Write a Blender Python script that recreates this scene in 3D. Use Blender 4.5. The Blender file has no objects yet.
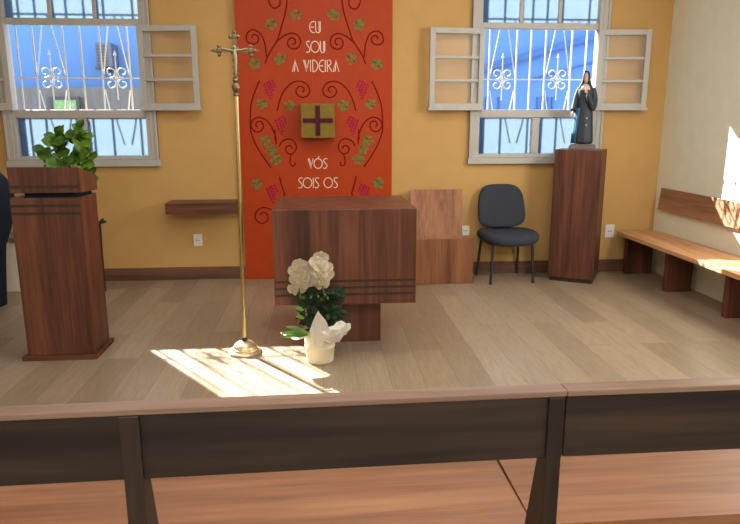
import bpy, bmesh, math, random
from math import pi, sin, cos, radians
from mathutils import Vector, Matrix

random.seed(7)
S = bpy.context.scene
COL = S.collection

# ------------------------------------------------------------------ camera, sky, sun, fill lamps, exposure
cam_data = bpy.data.cameras.new('camera')
cam_data.sensor_width = 36.0
cam_data.lens = 640.0 * 36.0 / 740.0
cam_data.clip_start = 0.02
cam = bpy.data.objects.new('camera', cam_data)
COL.objects.link(cam)
_p, _y, _r = radians(12.25), radians(4.45), radians(0.11)
_f = Vector((sin(_y) * cos(_p), cos(_y) * cos(_p), -sin(_p)))
_rt = Vector((cos(_y), -sin(_y), 0))
_dn = _f.cross(_rt)
_rt, _dn = _rt * cos(_r) + _dn * sin(_r), _dn * cos(_r) - _rt * sin(_r)
_m = Matrix((_rt, -_dn, -_f)).transposed().to_4x4()
_m.translation = Vector((0, 0, 1.35))
cam.matrix_world = _m
S.camera = cam

world = bpy.data.worlds.new('sky')
S.world = world
world.use_nodes = True
_bg = world.node_tree.nodes['Background']
_bg.inputs['Color'].default_value = (0.58, 0.76, 1.0, 1)
_bg.inputs['Strength'].default_value = 2.9

SUN_DIR = Vector((0.74, -1.0, -0.80)).normalized()
_sl = bpy.data.lights.new('sun', 'SUN')
_sl.energy = 34.0
_sl.color = (1.0, 0.97, 0.92)
_sl.angle = radians(0.53)
_so = bpy.data.objects.new('sun', _sl)
_so.rotation_euler = SUN_DIR.to_track_quat('-Z', 'Y').to_euler()
_so.location = (-6, 14, 9)
COL.objects.link(_so)


def area(name, loc, target, sx, sy, power, color):
    l = bpy.data.lights.new(name, 'AREA')
    l.shape = 'RECTANGLE'
    l.size, l.size_y = sx, sy
    l.energy = power
    l.color = color
    o = bpy.data.objects.new(name, l)
    o.location = loc
    o.rotation_euler = (Vector(target) - Vector(loc)).to_track_quat('-Z', 'Y').to_euler()
    COL.objects.link(o)
    return o


# unseen fill lamps added overhead and at both sides to brighten the room
area('overhead_fill', (0.2, 3.5, 3.05), (0.2, 3.6, 0), 2.8, 1.2, 42, (1.0, 0.95, 0.88))
area('overhead_fill', (0.2, 1.3, 3.05), (0.2, 1.3, 0), 2.8, 1.2, 27, (1.0, 0.95, 0.88))
area('overhead_fill', (0.0, -2.2, 3.05), (0.0, -2.0, 0), 2.6, 1.4, 165, (1.0, 0.95, 0.88))
area('side_fill', (-4.1, 1.4, 1.9), (2.6, 4.7, 1.1), 2.4, 1.4, 25, (1.0, 0.97, 0.94))  # added side fill; the side walls have no windows
area('side_fill', (2.98, 3.25, 1.8), (-1.0, 4.2, 0.7), 1.3, 1.1, 70, (1.0, 0.96, 0.90))

S.view_settings.view_transform = 'Standard'
S.view_settings.look = 'None'
S.view_settings.gamma = 1
S.view_settings.use_curve_mapping = False
S.view_settings.exposure = 0.0

# ------------------------------------------------------------------ materials


def new_mat(name, base=(0.5, 0.5, 0.5), rough=0.5, metal=0.0, spec=0.5):
    m = bpy.data.materials.new(name)
    m.use_nodes = True
    b = m.node_tree.nodes['Principled BSDF']
    b.inputs['Base Color'].default_value = (*base, 1)
    b.inputs['Roughness'].default_value = rough
    b.inputs['Metallic'].default_value = metal
    b.inputs['Specular IOR Level'].default_value = spec
    return m


def nd(m, t, **kw):
    n = m.node_tree.nodes.new(t)
    for k, v in kw.items():
        setattr(n, k, v)
    return n


def lk(m, a, b):
    m.node_tree.links.new(a, b)


def coords(m, scale, rot=(0, 0, 0), rand=0.0):
    tc = nd(m, 'ShaderNodeTexCoord')
    mp = nd(m, 'ShaderNodeMapping')
    mp.inputs['Scale'].default_value = scale
    mp.inputs['Rotation'].default_value = rot
    lk(m, tc.outputs['Object'], mp.inputs['Vector'])
    if rand:
        oi = nd(m, 'ShaderNodeObjectInfo')
        cb = nd(m, 'ShaderNodeCombineXYZ')
        mu = nd(m, 'ShaderNodeMath', operation='MULTIPLY')
        mu.inputs[1].default_value = rand
        lk(m, oi.outputs['Random'], mu.inputs[0])
        for i in range(3):
            lk(m, mu.outputs[0], cb.inputs[i])
        lk(m, cb.outputs[0], mp.inputs['Location'])
    return mp.outputs['Vector']


def ramp(m, fac, stops):
    r = nd(m, 'ShaderNodeValToRGB')
    e = r.color_ramp.elements
    while len(e) < len(stops):
        e.new(0.5)
    for i, (p, c) in enumerate(stops):
        e[i].position = p
        e[i].color = (*c, 1)
    lk(m, fac, r.inputs['Fac'])
    return r.outputs['Color']


def mottled(name, base, rough=0.6, var=0.12, scale=4.0, metal=0.0, spec=0.5, bump=0.0, bscale=80):
    m = new_mat(name, base, rough, metal, spec)
    b = m.node_tree.nodes['Principled BSDF']
    v = coords(m, (scale,) * 3)
    n = nd(m, 'ShaderNodeTexNoise')
    n.inputs['Detail'].default_value = 5
    lk(m, v, n.inputs['Vector'])
    lo = tuple(c * (1 - var) for c in base)
    hi = tuple(min(1, c * (1 + var)) for c in base)
    lk(m, ramp(m, n.outputs['Fac'], [(0.3, lo), (0.7, hi)]), b.inputs['Base Color'])
    if bump:
        n2 = nd(m, 'ShaderNodeTexNoise')
        n2.inputs['Scale'].default_value = bscale
        n2.inputs['Detail'].default_value = 4
        lk(m, coords(m, (1, 1, 1)), n2.inputs['Vector'])
        bp = nd(m, 'ShaderNodeBump')
        bp.inputs['Strength'].default_value = bump
        bp.inputs['Distance'].default_value = 0.004
        lk(m, n2.outputs['Fac'], bp.inputs['Height'])
        lk(m, bp.outputs['Normal'], b.inputs['Normal'])
    return m


def wood(name, dark, mid, light, axis='z', rough=0.42, spec=0.4, figure=1.0):
    m = new_mat(name, mid, rough, 0, spec)
    b = m.node_tree.nodes['Principled BSDF']
    k = {'x': (0.55, 9, 9), 'y': (9, 0.55, 9), 'z': (9, 9, 0.55)}[axis]
    k2 = tuple(c * 6 for c in k)
    n = nd(m, 'ShaderNodeTexNoise')
    n.inputs['Scale'].default_value = figure
    n.inputs['Detail'].default_value = 6
    n.inputs['Distortion'].default_value = 0.9
    lk(m, coords(m, k, rand=7), n.inputs['Vector'])
    n2 = nd(m, 'ShaderNodeTexNoise')
    n2.inputs['Scale'].default_value = figure
    n2.inputs['Detail'].default_value = 3
    lk(m, coords(m, k2, rand=5), n2.inputs['Vector'])
    mx = nd(m, 'ShaderNodeMath', operation='MULTIPLY_ADD')
    mx.inputs[1].default_value = 0.35
    lk(m, n2.outputs['Fac'], mx.inputs[0])
    sc = nd(m, 'ShaderNodeMath', operation='MULTIPLY')
    sc.inputs[1].default_value = 0.68
    lk(m, n.outputs['Fac'], sc.inputs[0])
    lk(m, sc.outputs[0], mx.inputs[2])
    lk(m, ramp(m, mx.outputs[0], [(0.36, dark), (0.50, mid), (0.66, light)]), b.inputs['Base Color'])
    return m


def floor_mat():
    m = new_mat('oak_plank_floor', (0.4, 0.3, 0.2), 0.36, 0, 0.5)
    b = m.node_tree.nodes['Principled BSDF']
    br = nd(m, 'ShaderNodeTexBrick')
    br.offset = 0.37
    br.inputs['Scale'].default_value = 1
    br.inputs['Brick Width'].default_value = 1.22
    br.inputs['Row Height'].default_value = 0.18
    br.inputs['Mortar Size'].default_value = 0.0012
    br.inputs['Mortar Smooth'].default_value = 0.2
    br.inputs['Bias'].default_value = 0.0
    br.inputs['Color1'].default_value = (0.25, 0.188, 0.125, 1)
    br.inputs['Color2'].default_value = (0.345, 0.27, 0.188, 1)
    br.inputs['Mortar'].default_value = (0.13, 0.095, 0.06, 1)
    lk(m, coords(m, (1, 1, 1), (0, 0, pi / 2)), br.inputs['Vector'])
    n = nd(m, 'ShaderNodeTexNoise')
    n.inputs['Detail'].default_value = 6
    n.inputs['Distortion'].default_value = 1.2
    lk(m, coords(m, (16, 1.1, 10)), n.inputs['Vector'])
    c = ramp(m, n.outputs['Fac'], [(0.30, (0.82, 0.80, 0.78)), (0.5, (0.97, 0.97, 0.96)), (0.72, (1.12, 1.11, 1.10))])
    mx = nd(m, 'ShaderNodeMix', data_type='RGBA', blend_type='MULTIPLY')
    mx.inputs['Factor'].default_value = 1
    lk(m, br.outputs['Color'], mx.inputs['A'])
    lk(m, c, mx.inputs['B'])
    lk(m, mx.outputs['Result'], b.inputs['Base Color'])
    return m


def frosted_mat(name, diffuse_share, rough, tint):
    m = bpy.data.materials.new(name)
    m.use_nodes = True
    nt = m.node_tree
    nt.nodes.clear()
    out = nt.nodes.new('ShaderNodeOutputMaterial')
    mix = nt.nodes.new('ShaderNodeMixShader')
    tr = nt.nodes.new('ShaderNodeBsdfTranslucent')
    rf = nt.nodes.new('ShaderNodeBsdfRefraction')
    tr.inputs['Color'].default_value = (*tint, 1)
    rf.inputs['Color'].default_value = (*tint, 1)
    rf.inputs['Roughness'].default_value = rough
    rf.inputs['IOR'].default_value = 1.12
    n = nt.nodes.new('ShaderNodeTexNoise')
    n.inputs['Scale'].default_value = 1.0
    n.inputs['Detail'].default_value = 5
    lk(m, coords(m, (90, 90, 70)), n.inputs['Vector'])
    mr = nt.nodes.new('ShaderNodeMapRange')
    mr.inputs['From Min'].default_value = 0.3
    mr.inputs['From Max'].default_value = 0.7
    mr.inputs['To Min'].default_value = diffuse_share - 0.13
    mr.inputs['To Max'].default_value = diffuse_share + 0.13
    lk(m, n.outputs['Fac'], mr.inputs['Value'])
    lk(m, mr.outputs['Result'], mix.inputs['Fac'])
    lk(m, rf.outputs[0], mix.inputs[1])
    lk(m, tr.outputs[0], mix.inputs[2])
    lk(m, mix.outputs[0], out.inputs['Surface'])
    return m


def pebble_glass_mat():
    m = bpy.data.materials.new('pebbled_pane_glass')
    m.use_nodes = True
    nt = m.node_tree
    nt.nodes.clear()
    out = nt.nodes.new('ShaderNodeOutputMaterial')
    mix = nt.nodes.new('ShaderNodeMixShader')
    a = nt.nodes.new('ShaderNodeBsdfTransparent')
    a.inputs['Color'].default_value = (0.985, 0.985, 0.98, 1)
    g = nt.nodes.new('ShaderNodeBsdfGlossy')
    g.inputs['Roughness'].default_value = 0.2
    n = nt.nodes.new('ShaderNodeTexNoise')
    n.inputs['Scale'].default_value = 70
    n.inputs['Detail'].default_value = 3
    lk(m, coords(m, (1, 1, 1)), n.inputs['Vector'])
    bp = nt.nodes.new('ShaderNodeBump')
    bp.inputs['Strength'].default_value = 0.8
    bp.inputs['Distance'].default_value = 0.01
    lk(m, n.outputs['Fac'], bp.inputs['Height'])
    lk(m, bp.outputs['Normal'], g.inputs['Normal'])
    mix.inputs['Fac'].default_value = 0.05
    lk(m, a.outputs[0], mix.inputs[1])
    lk(m, g.outputs[0], mix.inputs[2])
    lk(m, mix.outputs[0], out.inputs['Surface'])
    return m


def leaf_mat(name, a, b_, rough=0.4):
    m = new_mat(name, a, rough)
    b = m.node_tree.nodes['Principled BSDF']
    n = nd(m, 'ShaderNodeTexNoise')
    n.inputs['Scale'].default_value = 9
    n.inputs['Detail'].default_value = 3
    lk(m, coords(m, (1, 1, 1)), n.inputs['Vector'])
    col = ramp(m, n.outputs['Fac'], [(0.35, a), (0.65, b_)])
    lk(m, col, b.inputs['Base Color'])
    out = m.node_tree.nodes['Material Output']
    tr = nd(m, 'ShaderNodeBsdfTranslucent')
    lk(m, col, tr.inputs['Color'])
    mx = nd(m, 'ShaderNodeMixShader')
    mx.inputs['Fac'].default_value = 0.5
    lk(m, b.outputs[0], mx.inputs[1])
    lk(m, tr.outputs[0], mx.inputs[2])
    lk(m, mx.outputs[0], out.inputs['Surface'])
    return m


RED = ((0.050, 0.018, 0.011), (0.105, 0.036, 0.020), (0.18, 0.066, 0.036))
M = dict(
    floor=floor_mat(),
    yellow=mottled('yellow_wall_paint', (0.53, 0.318, 0.108), 0.75, 0.03, 1.5, bump=0.08),
    cream=mottled('cream_wall_paint', (0.78, 0.785, 0.64), 0.75, 0.03, 1.5, bump=0.08),
    ceiling=mottled('white_ceiling_paint', (0.8, 0.78, 0.72), 0.8, 0.02),
    white=mottled('white_window_paint', (0.43, 0.42, 0.395), 0.5, 0.03, 3),
    iron=mottled('white_painted_iron', (0.62, 0.63, 0.61), 0.5, 0.04, 9),
    wz=wood('red_brown_wood_upright', *RED, 'z'),
    wx=wood('red_brown_wood_lengthwise', *RED, 'x'),
    wy=wood('red_brown_wood_deep', *RED, 'y'),
    back=wood('dull_back_board_wood', (0.20, 0.095, 0.048), (0.30, 0.150, 0.080), (0.40, 0.21, 0.12), 'y'),
    orz=wood('orange_brown_wood_upright', (0.12, 0.044, 0.018), (0.20, 0.076, 0.032), (0.29, 0.118, 0.050), 'z'),
    orl=wood('orange_brown_wood_lit', (0.19, 0.078, 0.034), (0.29, 0.125, 0.058), (0.39, 0.18, 0.09), 'z'),  # paler copy of the box wood: light caught by the leaning back
    orx=wood('orange_brown_wood_lengthwise', (0.12, 0.044, 0.018), (0.20, 0.076, 0.032), (0.29, 0.118, 0.050), 'x'),
    ory=wood('bench_seat_wood_lit', (0.38, 0.18, 0.075), (0.56, 0.29, 0.13), (0.70, 0.40, 0.20), 'y'),  # bench wood brightened: strong light on the seat put into the colour
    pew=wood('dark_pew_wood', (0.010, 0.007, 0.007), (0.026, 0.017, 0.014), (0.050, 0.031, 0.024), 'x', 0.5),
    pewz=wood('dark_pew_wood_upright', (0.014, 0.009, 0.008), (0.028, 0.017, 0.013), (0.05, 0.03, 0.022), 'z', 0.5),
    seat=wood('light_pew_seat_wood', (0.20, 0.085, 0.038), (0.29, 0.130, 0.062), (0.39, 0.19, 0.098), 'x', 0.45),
    skirt=wood('brown_skirting_wood', (0.085, 0.036, 0.022), (0.13, 0.058, 0.036), (0.18, 0.085, 0.052), 'x', 0.5),
    groove=mottled('dark_groove_wood', (0.035, 0.018, 0.012), 0.6, 0.2, 8),
    orange=mottled('orange_red_panel_paint', (0.395, 0.046, 0.008), 0.45, 0.04, 2.0, spec=0.2),
    edge=mottled('pale_panel_edge', (0.62, 0.56, 0.36), 0.6, 0.04, 3),
    vine=mottled('dark_red_vine_paint', (0.17, 0.008, 0.005), 0.7, 0.1, 20, spec=0.08),
    leafp=mottled('olive_green_leaf_paint', (0.12, 0.165, 0.024), 0.6, 0.25, 25),
    grape=mottled('crimson_grape_paint', (0.36, 0.001, 0.045), 0.5, 0.15, 30, spec=0.2),
    text=mottled('pale_pink_lettering_paint', (0.74, 0.60, 0.50), 0.6, 0.04, 10),
    gold=mottled('dull_gold_plate', (0.20, 0.135, 0.016), 0.5, 0.08, 4, spec=0.25),
    maroon=mottled('maroon_enamel', (0.065, 0.004, 0.014), 0.5, 0.1, 9, spec=0.2),
    brass=mottled('polished_brass', (0.58, 0.47, 0.22), 0.30, 0.06, 9, metal=1.0),
    brass_base=mottled('pale_brass', (0.80, 0.68, 0.42), 0.35, 0.06, 9, metal=0.75),
    oldbrass=mottled('aged_brass', (0.22, 0.17, 0.095), 0.45, 0.2, 40, metal=0.85),
    silver=mottled('pale_bronze', (0.40, 0.34, 0.23), 0.45, 0.1, 20, metal=0.8),
    fabric=mottled('charcoal_blue_fabric', (0.042, 0.048, 0.062), 0.95, 0.12, 60, spec=0.15, bump=0.2, bscale=500),
    black=mottled('black_metal_tube', (0.020, 0.022, 0.027), 0.4, 0.1, 10),
    navy=mottled('dark_navy_cloth', (0.010, 0.016, 0.030), 0.9, 0.2, 14, spec=0.2, bump=0.2, bscale=300),
    outlet=mottled('white_socket_plastic', (0.72, 0.71, 0.66), 0.4, 0.02, 4),
    beige=mottled('beige_plate_plastic', (0.60, 0.47, 0.33), 0.5, 0.03, 4),
    hole=mottled('socket_hole_dark', (0.05, 0.05, 0.05), 0.6, 0.1, 4),
    cabinet=mottled('cream_cabinet_paint', (0.82, 0.76, 0.62), 0.6, 0.04, 3),
    grey=mottled('grey_top_paint', (0.22, 0.20, 0.18), 0.6, 0.06, 4),
    fig=leaf_mat('fiddle_leaf_green', (0.035, 0.13, 0.014), (0.26, 0.50, 0.05), 0.35),
    dark_leaf=leaf_mat('dark_foliage_green', (0.012, 0.040, 0.014), (0.035, 0.085, 0.026), 0.45),
    lime_leaf=leaf_mat('bright_leaf_green', (0.14, 0.30, 0.05), (0.30, 0.46, 0.11), 0.4),
    stem=mottled('green_stem', (0.05, 0.10, 0.025), 0.6, 0.1, 20),
    bark=mottled('brown_bark', (0.10, 0.065, 0.04), 0.9, 0.2, 30, bump=0.4),
    petal=leaf_mat('cream_white_petal', (0.70, 0.63, 0.47), (0.78, 0.71, 0.56), 0.6),
    lip=mottled('yellow_lip', (0.52, 0.42, 0.12), 0.6, 0.1, 20),
    pot=mottled('cream_pot_glaze', (0.76, 0.69, 0.50), 0.45, 0.03, 4),
    soil=mottled('dark_soil', (0.03, 0.02, 0.014), 0.95, 0.3, 30),
    paper=leaf_mat('white_wrapping_paper', (0.86, 0.84, 0.78), (0.90, 0.88, 0.83), 0.6),
    robe=mottled('dark_blue_black_robe', (0.022, 0.032, 0.048), 0.6, 0.2, 20),
    bluecloth=mottled('blue_cape_lining', (0.025, 0.12, 0.23), 0.6, 0.15, 20),
    skin=mottled('painted_skin', (0.58, 0.38, 0.29), 0.55, 0.05, 20),
    cloth=mottled('pale_collar_cloth', (0.55, 0.50, 0.44), 0.7, 0.05, 20),
    stone=mottled('grey_statue_base', (0.16, 0.14, 0.13), 0.6, 0.1, 12),
    bluewall=mottled('bright_blue_render', (0.105, 0.245, 0.58), 0.85, 0.02, 1.2),
    blueband=mottled('darker_blue_band', (0.06, 0.15, 0.38), 0.8, 0.05, 2),
    concrete=mottled('pale_concrete_ground', (0.52, 0.50, 0.46), 0.9, 0.08, 1.2),
    fence=mottled('grey_corrugated_sheet', (0.14, 0.155, 0.17), 0.6, 0.06, 3),
    acbody=mottled('dark_grey_casing', (0.09, 0.13, 0.20), 0.5, 0.06, 6),
    acgrill=mottled('darker_grille', (0.04, 0.06, 0.09), 0.5, 0.06, 6),
    greenpic=mottled('green_picture', (0.20, 0.42, 0.20), 0.5, 0.25, 6),
    frost=frosted_mat('frosted_pane_glass', 0.74, 0.30, (0.30, 0.36, 0.41)),
    pebble=pebble_glass_mat(),
)

# ------------------------------------------------------------------ building helpers
ORG = {}


class MB:
    def __init__(self):
        self.bm = bmesh.new()

    def face(self, vs):
        try:
            self.bm.faces.new(vs)
        except ValueError:
            pass

    def box(self, x0, x1, y0, y1, z0, z1, mat=None):
        vs = [self.bm.verts.new((x, y, z)) for x in (x0, x1) for y in (y0, y1) for z in (z0, z1)]
        for q in ((0, 1, 3, 2), (4, 6, 7, 5), (0, 4, 5, 1), (2, 3, 7, 6), (0, 2, 6, 4), (1, 5, 7, 3)):
            self.face([vs[i] for i in q])
        if mat:
            for v in vs:
                v.co = mat @ v.co
        return self

    def prism(self, poly, x0, x1, axis='x'):
        def P(a, b, t):
            return {'x': (t, a, b), 'y': (a, t, b), 'z': (a, b, t)}[axis]
        A = [self.bm.verts.new(P(a, b, x0)) for a, b in poly]
        B = [self.bm.verts.new(P(a, b, x1)) for a, b in poly]
        n = len(poly)
        self.face(A)
        self.face(list(reversed(B)))
        for i in range(n):
            self.face([A[i], B[i], B[(i + 1) % n], A[(i + 1) % n]])
        return self

    def loft(self, rings, caps=True, closed=True):
        R = [[self.bm.verts.new(p) for p in r] for r in rings]
        n = len(R[0])
        for a, b in zip(R, R[1:]):
            for i in range(n if closed else n - 1):
                self.face([a[i], a[(i + 1) % n], b[(i + 1) % n], b[i]])
        if caps and closed:
            self.face(list(reversed(R[0])))
            self.face(R[-1])
        return self

    def lathe(self, prof, c=(0, 0, 0), n=24, caps=True):
        return self.loft([[(c[0] + r * cos(2 * pi * i / n), c[1] + r * sin(2 * pi * i / n), c[2] + z) for i in range(n)] for r, z in prof], caps)

    def tube(self, pts, r, n=8, caps=True):
        pts = [Vector(p) for p in pts]
        rs = r if isinstance(r, (list, tuple)) else [r] * len(pts)
        rings = []
        up = None
        for i, p in enumerate(pts):
            t = (pts[min(i + 1, len(pts) - 1)] - pts[max(i - 1, 0)]).normalized()
            if up is None:
                up = Vector((0, 0, 1)) if abs(t.z) < 0.9 else Vector((1, 0, 0))
            u = (up - t * up.dot(t))
            if u.length < 1e-6:
                u = t.orthogonal()
            u.normalize()
            up = u
            w = t.cross(u)
            rings.append([p + (u * cos(2 * pi * k / n) + w * sin(2 * pi * k / n)) * rs[i] for k in range(n)])
        return self.loft(rings, caps)

    def ball(self, c, r, n=12, m=8):
        rx, ry, rz = r if isinstance(r, (list, tuple)) else (r, r, r)
        c = Vector(c)
        prof = [(sin(pi * j / m), -cos(pi * j / m)) for j in range(m + 1)]
        prof[0] = (0.02, -1)
        prof[-1] = (0.02, 1)
        return self.loft([[c + Vector((rx * a * cos(2 * pi * i / n), ry * a * sin(2 * pi * i / n), rz * b)) for i in range(n)] for a, b in prof])

    def ribbon(self, pts, w, y0, y1):
        """a flat painted stroke of width w along points (x, z), between depths y0 (front) and y1 (back)"""
        P = [Vector((a, b)) for a, b in pts]
        L, Rr = [], []
        for i, p in enumerate(P):
            t = (P[min(i + 1, len(P) - 1)] - P[max(i - 1, 0)])
            t = t.normalized() if t.length > 1e-9 else Vector((1, 0))
            nn = Vector((-t.y, t.x)) * (w[i] if isinstance(w, list) else w) / 2
            L.append(p + nn)
            Rr.append(p - nn)
        rings = [[(a.x, y0, a.y), (b.x, y0, b.y), (b.x, y1, b.y), (a.x, y1, a.y)] for a, b in zip(L, Rr)]
        return self.loft(rings)

    def leaf(self, base, tip, width, up=(0, 0, 1), fold=0.15, droop=0.15, shape=(0.0, 0.55, 0.95, 1.0, 0.85, 0.5, 0.04), thick=0.0012):
        base, tip = Vector(base), Vector(tip)
        d = tip - base
        L = d.length
        t = d.normalized()
        up = Vector(up)
        s = t.cross(up)
        if s.length < 1e-4:
            s = t.orthogonal()
        s.normalize()
        n = s.cross(t).normalized()
        rings = []
        k = len(shape) - 1
        for i, w in enumerate(shape):
            f = i / k
            c = base + d * f - n * (droop * L * (f ** 2 - f * 0.3))
            h = max(w, 0.05) * width / 2
            fo = n * (fold * h)
            rings.append([c - s * h + fo, c - s * h * 0.5 + fo * 0.4, c, c + s * h * 0.5 + fo * 0.4, c + s * h + fo,
                          c + s * h + fo - n * thick, c - n * thick, c - s * h + fo - n * thick])
        return self.loft(rings)

    def build(self, name, mat, parent=None, smooth=False, bevel=0.0, seg=2, local=False, sub=0):
        bm = self.bm
        bmesh.ops.recalc_face_normals(bm, faces=bm.faces[:])
        if parent is not None and not local and parent in ORG:
            bmesh.ops.translate(bm, verts=bm.verts[:], vec=-ORG[parent])
        me = bpy.data.meshes.new(name)
        bm.to_mesh(me)
        bm.free()
        me.materials.append(mat)
        if smooth:
            me.polygons.foreach_set('use_smooth', [True] * len(me.polygons))
        o = bpy.data.objects.new(name, me)
        COL.objects.link(o)
        if parent is not None:
            o.parent = parent
            ORG[o] = ORG.get(parent, Vector((0, 0, 0)))
        if bevel:
            b = o.modifiers.new('bevel', 'BEVEL')
            b.width = bevel
            b.segments = seg
            b.limit_method = 'ANGLE'
            b.angle_limit = radians(40)
        if sub:
            s = o.modifiers.new('subdivision', 'SUBSURF')
            s.levels = s.render_levels = sub
        if smooth and not sub:
            try:
                me.set_sharp_from_angle(angle=radians(42))
            except Exception:
                pass
        return o


def thing(name, label, cat, loc=(0, 0, 0), rotz=0.0, group=None):
    o = bpy.data.objects.new(name, None)
    COL.objects.link(o)
    o.location = loc
    o.rotation_euler = (0, 0, rotz)
    o.empty_display_size = 0.1
    ORG[o] = Vector(loc)
    o['label'] = label
    o['category'] = cat
    if group:
        o['group'] = group
    return o


def tag(o, label, cat, group=None, kind=None):
    o['label'] = label
    o['category'] = cat
    if group:
        o['group'] = group
    if kind:
        o['kind'] = kind
    return o


def struct(o, label=None):
    o['kind'] = 'structure'
    if label:
        o['label'] = label
    return o


def struct_empty(name, loc, label):
    o = bpy.data.objects.new(name, None)
    COL.objects.link(o)
    o.location = loc
    o.empty_display_size = 0.1
    ORG[o] = Vector(loc)
    return struct(o, label)


def bez(p, n=10):
    """smooth Catmull-Rom resampling of a polyline of 2-D or 3-D points"""
    P = [Vector(q) for q in p]
    out = []
    for i in range(len(P) - 1):
        a, b, c, d = P[max(i - 1, 0)], P[i], P[i + 1], P[min(i + 2, len(P) - 1)]
        for k in range(n):
            t = k / n
            out.append(0.5 * ((2 * b) + (c - a) * t + (2 * a - 5 * b + 4 * c - d) * t * t + (3 * b - a - 3 * c + d) * t ** 3))
    out.append(P[-1])
    return out


# ------------------------------------------------------------------ room shell
WY, WX, LX, RY, HZ = 5.62, 3.06, -4.2, -4.5, 3.1
TH = 0.20
WIN = [(-2.49, -1.44), (1.395, 2.405)]          # clear openings of the two windows
HB, HT = 1.03, 2.74                            # wall hole bottom and top

b = MB().box(LX, WX, RY, WY, -0.08, 0)
struct(b.build('floor', M['floor']), 'light oak plank floor')

b = MB()
holes = [(a - 0.06, c + 0.06) for a, c in WIN]
xs = [LX - 0.2, holes[0][0], holes[0][1], holes[1][0], holes[1][1], WX + 0.2]
for i in (0, 2, 4):
    b.box(xs[i], xs[i + 1], WY, WY + TH, -0.08, HZ)
for h0, h1 in holes:
    b.box(h0, h1, WY, WY + TH, -0.08, HB)
    b.box(h0, h1, WY, WY + TH, HT, HZ)
struct(b.build('wall_back', M['yellow']), 'yellow painted wall with two windows behind the altar')
struct(MB().box(WX, WX + 0.2, RY, WY, -0.08, HZ).build('wall_right', M['cream']), 'cream painted wall behind the long bench')
struct(MB().box(LX - 0.2, LX, RY, WY, -0.08, HZ).build('wall_left', M['yellow']))
struct(MB().box(LX - 0.2, WX + 0.2, RY - 0.2, RY, -0.08, HZ).build('wall_front', M['cream']))
struct(MB().box(LX - 0.2, WX + 0.2, RY - 0.2, WY + TH, HZ, HZ + 0.1).build('ceiling', M['ceiling']))
b = MB().box(LX, -0.68, WY - 0.016, WY, 0, 0.112)
b.box(0.655, WX, WY - 0.016, WY, 0, 0.112)
struct(b.build('baseboard_back', M['skirt'], bevel=0.003), 'dark brown wooden baseboard along the yellow wall')


def scroll(cx, cz, sx, sz, y):
    """one C-shaped wrought iron curl opening away from the centre"""
    pts = []
    for k in range(25):
        t = k / 24
        a = -pi * 0.55 + t * pi * 2.1
        r = 0.046 * (1 - 0.62 * t)
        pts.append((cx + sx * (0.050 - r * cos(a) * 1.0), y, cz + sz * (0.048 + r * sin(a))))
    return pts


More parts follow.
